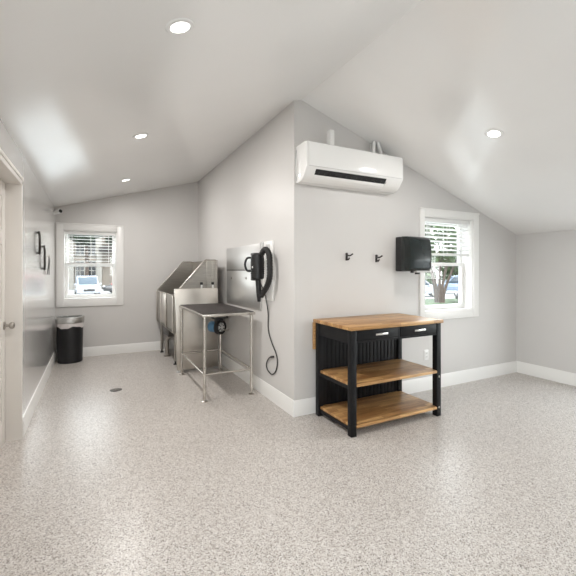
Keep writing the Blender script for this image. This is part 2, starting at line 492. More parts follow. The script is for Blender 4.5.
w5 = thing('window_5', (XL, (W5[0] + W5[1]) / 2, W5[2]), 'added unseen wide white framed window in the left wall, letting in daylight', 'window', kind='structure')  # out of view, added so daylight from the left evens out the room
bm = BM()
for a, b, c, d in [(W5[0] - .09, W5[0] + s, W5[2] - .09, W5[3] + .09), (W5[1] - s, W5[1] + .09, W5[2] - .09, W5[3] + .09), (W5[0] + s, W5[1] - s, W5[3] - s, W5[3] + .09), (W5[0] + s, W5[1] - s, W5[2] - .09, W5[2] + s), (-.68, -.62, W5[2] + s, W5[3] - s)]:
    box(bm, XL - .1, XL + .02, a, b, c, d)
obj('frame', bm, M['trim'], w5)
simple('pane', box, M['glass'], w5, XL - .054, XL - .05, W5[0] + .05, W5[1] - .05, W5[2] + .05, W5[3] - .05)

# ------------------------------------------------------------------ door
d = thing('door_1', (XL - .12, (DY0 + DY1) / 2, 0), 'white panelled door recessed in the left wall', 'door', kind='structure')
xd = XL - .100                                      # room-side face of the leaf
bm = BM()
box(bm, XL - .17, XL + .010, DY1 - .014, DY1 + .024, 0, DZ + .012, .003)
box(bm, XL - .17, XL + .010, DY0 - .024, DY0 + .014, 0, DZ + .012, .003)
box(bm, XL - .17, XL + .010, DY0 - .024, DY1 + .024, DZ - .014, DZ + .024, .003)
box(bm, XL + .0, XL + .018, DY0 - .03, DY1 + .03, DZ + .02, DZ + .05, .004)
obj('door_frame', bm, M['door'], d)
bm = BM()
y0, y1, z0, z1 = DY0 + .017, DY1 - .017, .012, DZ - .018
box(bm, xd - .04, xd - .008, y0, y1, z0, z1)
st = .11; ym = (y0 + y1) / 2
for a, b in ((y0, y0 + st), (y1 - st, y1), (ym - st / 2, ym + st / 2)): box(bm, xd - .009, xd, a, b, z0, z1, .003)
for c, e in ((z0, z0 + .2), (.86, 1.0), (1.6, 1.72), (z1 - .12, z1)):
    for a, b in ((y0 + st, ym - st / 2), (ym + st / 2, y1 - st)): box(bm, xd - .009, xd, a, b, c, e, .003)
for c, e in ((z0 + .2, .86), (1.0, 1.6), (1.72, z1 - .12)):
    for a, b in ((y0 + st, ym - st / 2), (ym + st / 2, y1 - st)):
        box(bm, xd - .009, xd - .002, a + .03, b - .03, c + .03, e - .03, .005)
leaf = obj('door_leaf', bm, M['door'], d)
bm = BM(); ky, kz = DY1 - .075, .955
lathe(bm, [(.033, 0), (.033, .006), (.028, .010), (.012, .012), (.011, .032), (.019, .036), (.027, .046), (.029, .056), (.025, .066), (.012, .071)],
      (xd, ky, kz), 24, ROTY(PI / 2))
kn = obj('door_knob', bm, M['nickel'], leaf); kn['label'] = 'round satin nickel knob'

# ------------------------------------------------------------------ recessed ceiling lights
def downlight(x, y, label):
    sl = math.atan(KL) if x < RX else -math.atan(KR)
    R = ROTY(-sl)
    o = thing('recessed_light', (x, y, zc(x)), label, 'ceiling light', 'round recessed ceiling lights')
    bm = BM(); lathe(bm, [(.052, -.001), (.050, -.006), (.070, -.006), (.075, -.001), (.075, .002), (.052, .002)], (x, y, zc(x)), 32, R, False, False)
    obj('trim_ring', bm, M['white_plastic'], o)
    bm = BM(); lathe(bm, [(.052, -.004), (.052, -.001)], (x, y, zc(x)), 32, R)
    obj('lens', bm, M['lens'], o)
def lamp(x, y, watt):
    sl = math.atan(KL) if x < RX else -math.atan(KR)
    L = bpy.data.lights.new('can_lamp', 'AREA'); L.shape = 'DISK'; L.size = .10; L.energy = watt
    L.color = (1, .975, .945)
    o = bpy.data.objects.new('can_lamp', L); COL.objects.link(o)
    n = ROTY(-sl) @ Vector((0, 0, -.012))
    o.location = Vector((x, y, zc(x))) + n; o.rotation_euler = (0, -sl, 0)
downlight(.39, 1.967, 'round recessed light nearest the camera, largest on the left ceiling slope')
downlight(.385, 3.73, 'middle one of the three round recessed lights on the left ceiling slope')
downlight(.39, 5.656, 'farthest round recessed light, on the left slope near the far wall')
downlight(3.10, 2.10, 'lone round recessed light on the right ceiling slope')
CAN = 13.5
for x, y in ((.39, 1.967), (.385, 3.73), (.39, 5.656), (3.10, 2.10)):
    lamp(x, y, CAN if x < RX else CAN * .6)

# ------------------------------------------------------------------ floor drain
fd = thing('floor_drain', (.228, 4.83, 0), 'small round dark floor drain in the open floor', 'drain')
bm = BM(); lathe(bm, [(.066, 0), (.066, .002), (.060, .004), (.054, .003)], (.228, 4.83, 0), 28); obj('rim', bm, M['dark_metal'], fd)
bm = BM()
for k in range(-3, 4):
    hw = math.sqrt(max(.0002, .050 ** 2 - (k * .014) ** 2)); box(bm, .228 - hw, .228 + hw, 4.83 + k * .014 - .003, 4.83 + k * .014 + .003, .003, .006)
obj('grate', bm, M['nickel'], fd)

# ------------------------------------------------------------------ work cart
cx0, cx1, cy0, cy1 = 1.894, 2.980, 2.538, 3.142
cart = thing('kitchen_cart', ((cx0 + cx1) / 2, (cy0 + cy1) / 2, 0), 'black wooden kitchen cart with butcher block top and two open shelves', 'cart')
lx = (cx0 + .012, cx1 - .012); ly = (cy0 + .012, cy1 - .02); lw = .056
for (xa, xb) in ((lx[0], lx[0] + lw), (lx[1] - lw, lx[1])):
    for (ya, yb) in ((ly[0], ly[0] + lw), (ly[1] - lw, ly[1])):
        simple('leg', box, M['black_wood'], cart, xa, xb, ya, yb, 0, .894, .004)
bm = BM(); box(bm, cx0 - .004, cx1 + .004, cy0 - .006, cy1, .893, .925, .005)
o = obj('countertop', bm, M['wood'], cart); o['label'] = 'pale butcher block top'
bm = BM(); box(bm, lx[0] + .008, lx[0] + .026, ly[0] + lw, ly[1] - lw, .775, .893); box(bm, lx[1] - .026, lx[1] - .008, ly[0] + lw, ly[1] - lw, .775, .893)
obj('side_apron', bm, M['black_wood'], cart)
bm = BM(); xa, xb = lx[0] + lw, lx[1] - lw; xm = (xa + xb) / 2
box(bm, xa, xb, ly[0] + .010, ly[0] + .028, .780, .893); box(bm, xm - .012, xm + .012, ly[0] + .004, ly[0] + .02, .780, .893)
box(bm, xa, xb, ly[0] + .004, ly[0] + .02, .780, .794)
obj('front_rail', bm, M['black_wood'], cart)
for (a, b) in ((xa + .005, xm - .015), (xm + .015, xb - .005)):
    dr = simple('drawer', box, M['black_wood'], cart, a, b, ly[0] + .001, ly[0] + .03, .797, .889, .003)
    c = (a + b) / 2 + (.02 if a < xm - .1 else -.012)
    bm = BM(); y = ly[0] + .001; hw = .068
    box(bm, c - hw, c + hw, y - .028, y - .018, .838, .856, .003)
    for e in (-hw + .012, hw - .012): box(bm, c + e - .006, c + e + .006, y - .020, y, .841, .853)
    o = obj('drawer_handle', bm, M['chrome'], dr); o['label'] = 'bright metal bar handle'
bm = BM()                                           # beadboard back
box(bm, lx[0] + .03, lx[1] - .03, ly[1] - .03, ly[1] - .016, .066, .893)
k = lx[0] + lw
while k < lx[1] - lw - .01:
    box(bm, k + .003, min(k + .045, lx[1] - lw), ly[1] - .036, ly[1] - .029, .066, .893, .003); k += .048
obj('back_panel', bm, M['black_wood'], cart)
for z in (.440, .094):
    bm = BM(); box(bm, lx[0] + .02, lx[1] - .02, ly[0] + .012, ly[1] - .038, z - .025, z, .004)
    box(bm, lx[0] + lw + .001, lx[1] - lw - .001, ly[0] - .004, ly[0] + .03, z - .025, z, .004)
    o = obj('shelf', bm, M['wood'], cart)
    bm = BM()
    for xx in (lx[0] + .014, lx[1] - .032): box(bm, xx, xx + .018, ly[0] + lw, ly[1] - lw, z - .055, z - .024)
    obj('shelf_rail', bm, M['black_wood'], cart)
bm = BM(); box(bm, cx0 - .006, cx1 - .03, cy1 - .016, cy1 + .010, .63, .893, .004)
o = obj('drop_leaf', bm, M['wood'], cart); o['label'] = 'folded wooden leaf hanging at the back'
bm = BM()
for z in (.35, .055):
    lathe(bm, [(.010, 0), (.010, .004), (.006, .007)], (lx[1] - lw * .5, ly[0] - .0, z + .03), 12, ROTX(PI / 2))
obj('bolt', bm, M['nickel'], cart)

# ------------------------------------------------------------------ air conditioner
ax0, ax1, ay0 = 1.717, 2.885, 2.965
ac = thing('air_conditioner', ((ax0 + ax1) / 2, YC, 2.20), 'white wall mounted air conditioner high above the work cart', 'air conditioner')
prof = [(YC, 2.582), (ay0 + .02, 2.585), (ay0 + .004, 2.577), (ay0, 2.558), (ay0 - .006, 2.372), (ay0 - .002, 2.350), (ay0 + .008, 2.335)]
prof_b = [(ay0 + .045, 2.280), (ay0 + .085, 2.245), (ay0 + .125, 2.230), (YC, 2.226)]
bm = BM()
prism(bm, prof + [(ay0 + .040, 2.330), (ay0 + .085, 2.285)] + prof_b[2:], ax0 + .02, ax1 - .02, 'X')
obj('housing', bm, M['ac_body'], ac, 28)
for (a, b) in ((ax0, ax0 + .022), (ax1 - .022, ax1)):
    bm = BM(); prism(bm, [(YC, 2.578)] + [(p[0] + .003, p[1] - .003) for p in prof[1:]] + [(p[0] + .002, p[1]) for p in prof_b[:-1]] + [(YC, 2.228)], a, b, 'X', .004)
    obj('end_cap', bm, M['ac_body'], ac)
for (a, b) in ((ax0 + .02, ax0 + .105), (ax1 - .215, ax1 - .02)):   # lower chin either side of the outlet
    bm = BM()
    prism(bm, [(ay0 + .008, 2.335), (ay0 + .045, 2.280), (ay0 + .085, 2.245), (ay0 + .125, 2.230), (ay0 + .13, 2.29), (ay0 + .05, 2.335)], a, b, 'X')
    obj('chin', bm, M['ac_body'], ac, 28)
bm = BM(); prism(bm, [(ay0 + .014, 2.334), (ay0 + .030, 2.308), (ay0 + .060, 2.272), (ay0 + .085, 2.284), (ay0 + .042, 2.329)], ax0 + .105, ax1 - .215, 'X')
o = obj('air_outlet', bm, M['dark_slot'], ac); o['label'] = 'dark air outlet slot'
bm = BM()
for k in range(14):
    xx = ax0 + .15 + k * .062; box(bm, xx, xx + .004, ay0 + .030, ay0 + .05, 2.292, 2.315, rot=ROTX(.6))
obj('louvre', bm, M['dark_metal'], ac)
bm = BM(); prism(bm, [(ay0 + .042, 2.288), (ay0 + .060, 2.265), (ay0 + .085, 2.245), (ay0 + .125, 2.230), (ay0 + .125, 2.242), (ay0 + .09, 2.256), (ay0 + .064, 2.276)], ax0 + .107, ax1 - .217, 'X', .002)
obj('flap', bm, M['ac_body'], ac)
bm = BM()
box(bm, ax0 + .022, ax1 - .022, ay0 - .0075, ay0, 2.3515, 2.3545); obj('panel_seam', bm, M['grey_plastic'], ac)
bm = BM(); box(bm, 2.035, 2.085, 3.06, 3.13, 2.57, 2.765, .006); obj('pipe_cover', bm, M['white_plastic'], ac)
bm = BM()
tube(bm, smooth_path([(2.60, 3.12, 2.56), (2.59, 3.12, 2.66), (2.60, 3.13, 2.72), (2.66, 3.13, 2.73), (2.685, 3.13, 2.69), (2.74, 3.13, 2.63), (2.80, 3.13, 2.615), (2.86, 3.14, 2.63), (2.90, 3.15, 2.60)], 5), .013, 8)
o = obj('drain_pipe', bm, M['grey_plastic'], ac); o['label'] = 'grey bent pipe behind the top edge'
bm = BM(); tube(bm, [(2.60, 3.09, 2.56), (2.60, 3.09, 2.74), (2.65, 3.09, 2.745), (2.72, 3.09, 2.57)], .017, 8)
obj('pipe_sleeve', bm, M['white_plastic'], ac)
bm = BM(); tube(bm, smooth_path([(1.712, 3.158, 2.54), (1.704, 3.15, 2.50), (1.702, 3.15, 2.40), (1.704, 3.15, 2.30), (1.715, 3.158, 2.25)], 4), .006, 8)
o = obj('cable', bm, M['grey_plastic'], ac); o['label'] = 'dark cable bowed past the left end'

# ------------------------------------------------------------------ paper towel dispenser
dx0, dx1, dz0, dz1, dy = 2.975, 3.285, 1.385, 1.765, 2.945
td = thing('towel_dispenser', ((dx0 + dx1) / 2, YC, dz0 - .03), 'smoky black paper towel dispenser mounted left of the window', 'towel dispenser')
bm = BM(); box(bm, dx0, dx1, YC - .09, YC + .004, dz0, dz1, .012, 3); obj('back_shell', bm, M['black_plastic'], td)
bm = BM()
pts = [(YC - .085, dz0 + .004), (dy + .03, dz0 + .004), (dy + .008, dz0 + .03), (dy, dz0 + .12), (dy + .004, dz0 + .24), (dy + .02, dz1 - .035), (dy + .055, dz1 - .004), (YC - .085, dz1 + .002)]
n0 = len(bm.verts); prism(bm, pts, dx0 - .002, dx1 + .002, 'X', .010); obj('front_cover', bm, M['smoke'], td)
bm = BM(); box(bm, dx0 + .10, dx1 - .015, dy + .010, dy + .10, dz0 - .012, dz0 + .008, .004); o = obj('tear_bar', bm, M['grey_plastic'], td); o['label'] = 'pale grey strip along the bottom'
bm = BM(); box(bm, dx0 + .115, dx0 + .155, dy + .02, dy + .06, dz0 - .032, dz0, .004); box(bm, dx0 + .05, dx0 + .075, dy + .03, dy + .06, dz0 - .016, dz0 + .006, .004); box(bm, dx1 - .05, dx1 - .025, dy + .02, dy + .06, dz0 - .016, dz0, .004)
obj('feed_knob', bm, M['black_plastic'], td)

# ------------------------------------------------------------------ coat hooks
def hook(x, z, label):
    o = thing('coat_hook', (x, YC, z), label, 'hook', 'black coat hooks on the wall')
    bm = BM(); box(bm, x - .012, x + .012, YC - .008, YC + .003, z - .045, z + .035, .003); obj('back_plate', bm, M['dark_metal'], o)
    bm = BM()
    for s in (-1, 1):
        tube(bm, smooth_path([(x, YC - .006, z + .012), (x + s * .018, YC - .035, z + .006), (x + s * .038, YC - .055, z + .024)], 4), [.0075] * 8 + [.010], 8)
    tube(bm, smooth_path([(x, YC - .006, z - .018), (x, YC - .03, z - .036), (x, YC - .05, z - .018)], 4), .0075, 8)
    obj('prong', bm, M['dark_metal'], o)
hook(2.312, 1.542, 'black coat hook farther from the towel dispenser, below the air conditioner')
hook(2.702, 1.530, 'black coat hook nearer the towel dispenser, above the work cart')

# ------------------------------------------------------------------ wall outlet
ou = thing('wall_outlet', (3.445, YC, .41), 'white wall outlet low behind the work cart', 'outlet')
bm = BM(); box(bm, 3.41, 3.482, YC - .007, YC, .35, .47, .003); obj('cover_plate', bm, M['white_plastic'], ou)
bm = BM()
for z in (.388, .432):
    box(bm, 3.432, 3.460, YC - .009, YC - .006, z - .014, z + .014, .003)
sk = obj('socket', bm, M['white_plastic'], ou)
bm = BM()
for z in (.388, .432):
    for e in (-.006, .006): box(bm, 3.446 + e - .0012, 3.446 + e + .0012, YC - .0096, YC - .008, z - .004, z + .006)
obj('slot', bm, M['dark_slot'], sk)

# ------------------------------------------------------------------ left wall handles, lead, camera
def bar_handle(y, za, zb, label):
    o = thing('grab_bar', (XL, y, za), label, 'grab bar', 'dark grab bars on the left wall')
    bm = BM(); zm = (za + zb) / 2
    tube(bm, smooth_path([(XL + .016, y + .03, zb), (XL + .024, y + .01, zb - .05), (XL + .026, y, zm), (XL + .024, y + .02, za + .05), (XL + .016, y + .085, za)], 6), .0115, 10)
    obj('grip', bm, M['dark_metal'], o)
    bm = BM()
    for z, e in ((zb - .012, .026), (za + .012, .072)):
        tube(bm, [(XL - .003, y + e, z), (XL + .018, y + e, z)], .009, 10); lathe(bm, [(.014, 0), (.014, .004)], (XL, y + e, z), 14, ROTY(PI / 2))
    obj('standoff', bm, M['dark_metal'], o)
bar_handle(4.78, 1.575, 1.81, 'dark curved grab bar on the left wall, nearest the door and highest')
bar_handle(5.24, 1.405, 1.685, 'dark curved grab bar on the left wall, farther from the door and lower')
ld = thing('hanging_lead', (XL, 5.68, 1.34), 'thin dark lead hanging with two ends on the left wall beyond the handles', 'lead')
bm = BM(); tube(bm, [(XL, 5.69, 1.575), (XL + .03, 5.69, 1.575), (XL + .036, 5.69, 1.59)], .006, 8); obj('hook', bm, M['nickel'], ld)
bm = BM()
tube(bm, smooth_path([(XL + .028, 5.69, 1.57), (XL + .027, 5.685, 1.50), (XL + .022, 5.66, 1.44), (XL + .018, 5.60, 1.345)], 4), .006, 8)
tube(bm, smooth_path([(XL + .028, 5.69, 1.57), (XL + .032, 5.70, 1.50), (XL + .024, 5.74, 1.43), (XL + .020, 5.80, 1.34)], 4), .005, 8)
obj('strap', bm, M['dark_metal'], ld)
sc = thing('security_camera', (XL, 6.65, 2.28), 'small white security camera in the corner above the far window', 'security camera')
R = ROTZ(math.radians(38)) @ ROTX(math.radians(84))
bm = BM(); lathe(bm, [(.030, -.055), (.034, -.05), (.034, .04), (.031, .048)], (-.478, 6.65, 2.282), 20, R); obj('body', bm, M['white_plastic'], sc)
bm = BM(); lathe(bm, [(.027, .045), (.027, .051), (.018, .056), (.005, .058)], (-.478, 6.65, 2.282), 20, R); obj('lens', bm, M['dark_slot'], sc)
bm = BM(); tube(bm, [(XL, 6.69, 2.25), (XL + .03, 6.685, 2.25), (-.485, 6.67, 2.265)], .010, 8); lathe(bm, [(.028, 0), (.028, .008)], (XL, 6.69, 2.25), 16, ROTY(PI / 2)); obj('bracket', bm, M['white_plastic'], sc)
bm = BM(); tube(bm, [(XL + .004, 6.69, 2.28), (XL + .006, 6.78, 2.33), (XL + .006, 6.88, 2.33)], .005, 6); obj('cable', bm, M['black_plastic'], sc)

# ------------------------------------------------------------------ trash can
tx, ty = -.325, 6.66
tr = thing('trash_can', (tx, ty, 0), 'tall black round trash can with steel rim below the far window', 'trash can')
bm = BM(); lathe(bm, [(.162, 0), (.168, .006), (.178, .55), (.178, .60), (.172, .60), (.160, .03), (.001, .03)], (tx, ty, 0), 40, None, True, True); obj('bin_body', bm, M['bin'], tr)
bm = BM()
n = 60; rings = []
for r, z, amp in ((.179, .615, 0), (.186, .585, .003), (.187, .55, .006), (.183, .535, .014)):
    rings.append([bm.verts.new((tx + (r + .001 * math.sin(k * 1.3)) * math.cos(2 * PI * k / n), ty + (r + .001 * math.sin(k * 1.3)) * math.sin(2 * PI * k / n),
                                z + amp * math.sin(k * .42) + amp * .3 * math.sin(k * 1.1))) for k in range(n)])
for A, B in zip(rings, rings[1:]):
    for k in range(n): bm.faces.new((A[k], A[(k + 1) % n], B[(k + 1) % n], B[k]))
o = obj('bin_liner', bm, M['liner'], tr); o['label'] = 'white liner hem under the rim'
bm = BM(); lathe(bm, [(.186, .60), (.194, .605), (.196, .68), (.190, .69), (.165, .692), (.160, .685), (.160, .60)], (tx, ty, 0), 48, None, False, False); o = obj('rim', bm, M['can_ring'], tr); o['label'] = 'brushed steel rim'
bm = BM(); lathe(bm, [(.162, .66), (.10, .655), (.001, .655)], (tx, ty, 0), 40, None, False, False); obj('opening', bm, M['dark_slot'], tr)

# ------------------------------------------------------------------ grooming table
gx0, gx1, gy0, gy1 = 1.015, 1.615, 3.94, 5.175
gt = thing('grooming_table', ((gx0 + gx1) / 2, (gy0 + gy1) / 2, 0), 'steel grooming table with black mat standing against the side wall', 'table')
bm = BM(); box(bm, gx0, gx1, gy0, gy1, .898, .928, .004); obj('table_frame', bm, M['steel_tube'], gt)
bm = BM(); box(bm, gx0 + .012, gx1 - .012, gy0 + .012, gy1 - .012, .926, .934, .003); o = obj('rubber_mat', bm, M['mat_top'], gt); o['label'] = 'black ribbed rubber mat'
fx = (gx0 + .03, gx1 - .035); fy = (gy0 + .03, gy1 - .035)
for x in fx:
    for y in fy:
        lg = simple('leg', tube, M['steel_tube'], gt, [(x, y, .03), (x, y, .90)], .017, 16)
        bm = BM(); lathe(bm, [(.034, 0), (.034, .008), (.020, .016), (.012, .020), (.012, .05)], (x, y, 0), 20); obj('foot', bm, M['steel_tube'], lg)
zs = .285
for p, q in (((fx[0], fy[0]), (fx[1], fy[0])), ((fx[0], fy[1]), (fx[1], fy[1])), ((fx[0], fy[0]), (fx[0], fy[1])), ((fx[1], fy[0]), (fx[1], fy[1]))):
    simple('stretcher', tube, M['steel_tube'], gt, [(*p, zs), (*q, zs)], .0125, 12)

# pump hung below the tabletop
px, py, pz = 1.475, 4.90, .640
pm = thing('electric_pump', (px, py, .898), 'blue and black electric pump hanging under the grooming table', 'pump')
Rp = ROTZ(math.radians(-58)) @ ROTY(PI / 2)
def pl(prof, mat, name, n=28):
    bm = BM(); lathe(bm, prof, (px, py, pz), n, Rp); return obj(name, bm, mat, pm)
o = pl([(.060, -.135), (.072, -.125), (.076, -.11), (.076, -.005), (.070, .0)], M['blue'], 'motor'); o['label'] = 'blue rounded motor body'
pl([(.088, -.005), (.098, .004), (.098, .030), (.086, .038)], M['black_plastic'], 'volute')
pl([(.062, .036), (.060, .058), (.050, .062)], M['grey_plastic'], 'face_plate')
bm = BM()
lathe(bm, [(.080, .036), (.092, .036), (.092, .062), (.080, .062), (.080, .036)], (px, py, pz), 28, Rp, False, False)
obj('guard_ring', bm, M['black_plastic'], pm)
bm = BM()
for k in range(6):
    a = k * PI / 3; v0 = Rp @ Vector((.025 * math.cos(a), .025 * math.sin(a), .064)); v1 = Rp @ Vector((.088 * math.cos(a), .088 * math.sin(a), .060))
    tube(bm, [Vector((px, py, pz)) + v0, Vector((px, py, pz)) + v1], .006, 6)
obj('guard_spoke', bm, M['black_plastic'], pm)
bm = BM(); box(bm, px - .09, px + .13, py - .05, py + .05, .755, .770, .003); box(bm, px - .05, px + .06, py - .03, py + .03, pz + .06, .757, .006)
box(bm, px - .085, px - .075, py - .04, py + .04, .765, .898); box(bm, px + .112, px + .122, py - .04, py + .04, .765, .898)
obj('mounting_bracket', bm, M['black_plastic'], pm)
bm = BM(); tube(bm, smooth_path([(px + .05, py - .02, pz - .03), (px + .11, py - .02, pz - .05), (px + .135, py - .01, pz - .045)], 4), .012, 8); obj('outlet_spout', bm, M['nickel'], pm)

# ------------------------------------------------------------------ steel splash sheet on the side wall
ss = thing('splash_sheet', (XA, 4.585, .935), 'polished steel splash sheet on the wall above the grooming table', 'splash sheet')
bm = BM(); box(bm, XA - .012, XA - .0006, 3.975, 5.195, .937, 1.40, .002); obj('lower_sheet', bm, M['steel_sheet'], ss)
bm = BM(); box(bm, XA - .014, XA - .0006, 3.975, 5.195, 1.40, 1.705, .002); obj('upper_sheet', bm, M['steel_sheet'], ss)
bm = BM(); box(bm, XA - .018, XA - .011, 3.98, 5.19, 1.393, 1.404, .002); o = obj('seam_strip', bm, M['dark_metal'], ss); o['label'] = 'dark seam between the two sheets'
bm = BM()
for y, z in ((4.98, 1.29), (4.42, 1.30)):
    lathe(bm, [(.018, 0), (.018, .004), (.010, .008)], (XA - .012, y, z), 14, ROTY(-PI / 2)); box(bm, XA - .020, XA - .014, y - .03, y + .03, z - .006, z + .006, .002)
obj('bracket', bm, M['nickel'], ss)
bm = BM(); box(bm, XA - .024, XA - .0006, 3.955, 3.978, .937, 1.712, .003); obj('edge_strip', bm, M['steel_sheet'], ss)

# ------------------------------------------------------------------ dryer on its white board
bd = obj('mounting_board', (lambda b: (box(b, XA - .016, XA, 3.63, 3.90, 1.07, 1.715, .003), b)[1])(BM()), M['trim'])
tag(bd, 'narrow white board on the side wall behind the black dryer', 'board')
dr = thing('pet_dryer', (XA - .016, 3.72, 1.06), 'black wall mounted pet dryer with hose beside the steel sheet', 'dryer')
bx, by = 1.555, 3.735
bm = BM(); lathe(bm, [(.052, -.135), (.068, -.125), (.072, -.10), (.072, .09), (.066, .125), (.048, .14)], (bx, by, 1.435), 28); obj('dryer_body', bm, M['black_plastic'], dr)
bm = BM()
for k in range(7): lathe(bm, [(.0735, 0), (.0748, .004), (.0735, .008)], (bx, by, 1.36 + k * .02), 28, None, False, False)
obj('air_grille', bm, M['black_rubber'], dr)
bm = BM(); tube(bm, smooth_path([(bx - .05, by + .035, 1.53), (bx - .095, by + .06, 1.525), (bx - .115, by + .07, 1.46), (bx - .095, by + .06, 1.395), (bx - .05, by + .035, 1.39)], 5), .012, 10); obj('handle', bm, M['black_plastic'], dr)
bm = BM(); box(bm, bx - .03, bx + .05, by + .03, by + .13, 1.555, 1.585, .008); obj('inlet_lip', bm, M['black_plastic'], dr)
bm = BM(); box(bm, bx - .03, bx + .03, by + .06, by + .13, 1.285, 1.325, .010); obj('switch_box', bm, M['black_plastic'], dr)
bm = BM(); tube(bm, [(XA - .016, 3.74, 1.60), (1.60, 3.74, 1.60), (1.585, 3.74, 1.56)], .016, 10); box(bm, XA - .030, XA - .016, 3.70, 3.78, 1.52, 1.68, .004); tube(bm, [(1.62, 3.755, 1.60), (1.62, 3.755, 1.70)], .018, 10)
o = obj('wall_bracket', bm, M['grey_plastic'], dr); o['label'] = 'grey swivel bracket'
bm = BM()
pth = smooth_path([(1.58, 3.70, 1.55), (1.595, 3.665, 1.605), (1.61, 3.615, 1.61), (1.62, 3.575, 1.55), (1.62, 3.56, 1.45), (1.62, 3.56, 1.34), (1.62, 3.61, 1.25), (1.61, 3.69, 1.17), (1.595, 3.735, 1.12)], 7)
rr = [.030 + (.0018 if i % 2 else -.0018) for i in range(len(pth))]
tube(bm, pth, rr, 14); obj('hose', bm, M['black_rubber'], dr)
bm = BM(); tube(bm, [(1.565, 3.745, 1.31), (1.57, 3.745, 1.25), (1.575, 3.745, 1.15), (1.58, 3.75, 1.06)], [.030, .030, .028, .018], 16); obj('nozzle', bm, M['black_plastic'], dr)
lp = lathe
bm = BM(); lathe(bm, [(.012, 0), (.010, .006)], (bx - .068, by - .03, 1.43), 12, ROTY(-PI / 2)); o = obj('indicator', bm, M['white_plastic'], dr); o['label'] = 'small white dot'
bm = BM()
cp = [(1.66, 3.80, 1.17), (1.683, 3.79, 1.06), (1.688, 3.755, .93), (1.690, 3.755, .75), (1.690, 3.66, .62), (1.690, 3.56, .53), (1.690, 3.525, .44), (1.690, 3.57, .335), (1.690, 3.665, .285), (1.690, 3.77, .305), (1.690, 3.805, .36), (1.688, 3.75, .43), (1.684, 3.66, .475), (1.680, 3.60, .485)]
tube(bm, smooth_path(cp, 7), .0065, 8)
tube(bm, [(1.68, 3.66, .472), (1.68, 3.60, .485)], .012, 8)
tube(bm, [(1.575, 3.745, 1.31), (1.62, 3.79, 1.24), (1.66, 3.80, 1.17)], .0065, 8)
o = obj('power_cord', bm, M['cord'], dr)

# ------------------------------------------------------------------ dog wash tub
ux0, ux1, uy0, uy1 = .968, 1.585, 5.31, 6.84
ub, ur, ut, uk = .54, 1.05, 1.545, 1.405            # bottom, rim, top of splash, where slope ends
tub = thing('dog_wash_tub', ((ux0 + ux1) / 2, (uy0 + uy1) / 2, 0), 'stainless steel dog wash tub with sloped sides in the far corner', 'tub')
side = [(ux0, ub), (ux1, ub), (ux1, ut - .01), (ux1 - .03, ut), (uk, ut), (ux0, ur)]
bm = BM(); t = .006
prism(bm, side, uy0, uy0 + t, 'Y'); prism(bm, side, uy1 - t, uy1, 'Y')
o = obj('side_wall', bm, M['steel'], tub)
bm = BM(); box(bm, ux1 - t, ux1, uy0 + t, uy1 - t, ub, ut); obj('splash_back', bm, M['steel'], tub)
bm = BM(); box(bm, ux0, ux1, uy0, uy1, ub - .02, ub + .02, .004); box(bm, ux0 + .05, ux1, uy0 + .05, uy1 - .05, ub + .02, ub + .12); obj('basin_floor', bm, M['steel'], tub)
bm = BM(); box(bm, ux0, ux0 + t, uy0, uy1, ub, ur)
obj('front_wall', bm, M['steel'], tub)
bm = BM(); box(bm, ux0 - .012, ux0, uy0 + .55, uy0 + 1.02, ub + .03, ur - .02, .003); box(bm, ux0 - .018, ux0 - .004, uy0 + .53, uy0 + .56, ub + .01, ur, .003); box(bm, ux0 - .018, ux0 - .004, uy0 + 1.02, uy0 + 1.05, ub + .01, ur, .003); box(bm, ux0 - .015, ux0, uy0, uy0 + .04, ub, ur, .003); box(bm, ux0 - .015, ux0, uy1 - .04, uy1, ub, ur, .003)
obj('tub_door', bm, M['steel_panel'], tub)
bm = BM(); r = .008                                 # rolled rim
for y in (uy0 + .003, uy1 - .003):
    tube(bm, [(ux0, y, ur), (uk - .02, y, ut - .02), (uk + .01, y, ut), (ux1 - .03, y, ut), (ux1, y, ut - .02)], r, 8)
tube(bm, [(ux0, uy0, ur), (ux0, uy1, ur)], r, 8); tube(bm, [(ux1, uy0, ut - .01), (ux1, uy1, ut - .01)], r, 8)
obj('rim', bm, M['steel_tube'], tub)
bm = BM()                                           # vertical stiffeners on the near side
for x in (1.425, 1.505, 1.568): box(bm, x - .012, x + .012, uy0 - .016, uy0, 1.06, ut - .012, .004)
obj('stiffener', bm, M['steel'], tub)
for (x, y) in ((1.075, 5.74), (1.03, 6.70), (1.50, 5.74), (1.50, 6.70)):
    lg = simple('leg', tube, M['steel'], tub, [(x, y, .05), (x, y, ub)], .022, 12)
    bm = BM(); lathe(bm, [(.030, 0), (.030, .010), (.012, .020), (.012, .06)], (x, y, 0), 16); obj('foot', bm, M['black_plastic'], lg)
bm = BM(); tube(bm, smooth_path([(1.12, 6.30, ub), (1.12, 6.30, .36), (1.08, 6.34, .30), (1.06, 6.36, .26), (1.06, 6.36, .02)], 4), .030, 12); lathe(bm, [(.05, 0), (.05, .012)], (1.06, 6.36, 0), 16); obj('drain_pipe', bm, M['nickel'], tub)
bm = BM(); prism(bm, [(5.95, .50), (6.65, .50), (6.55, .36), (6.05, .36)], 1.02, 1.45, 'X', .006); obj('hair_tray', bm, M['dark_metal'], tub)
bm = BM()                                           # end panel, slightly tapered, on the near end
zt, yp = 1.14, 5.245
A = [(.972, zt), (1.575, zt), (1.575, .03), (1.012, .03)]
prism(bm, A, yp, yp + .012, 'Y', .002)
for (a, b) in ((.972, .996), (1.551, 1.575)):
    prism(bm, [(a, zt - .002), (b, zt - .002), (b + (.04 if a < 1.2 else 0), .03), (a + (.04 if a < 1.2 else 0), .03)], yp + .010, yp + .064, 'Y', .002)
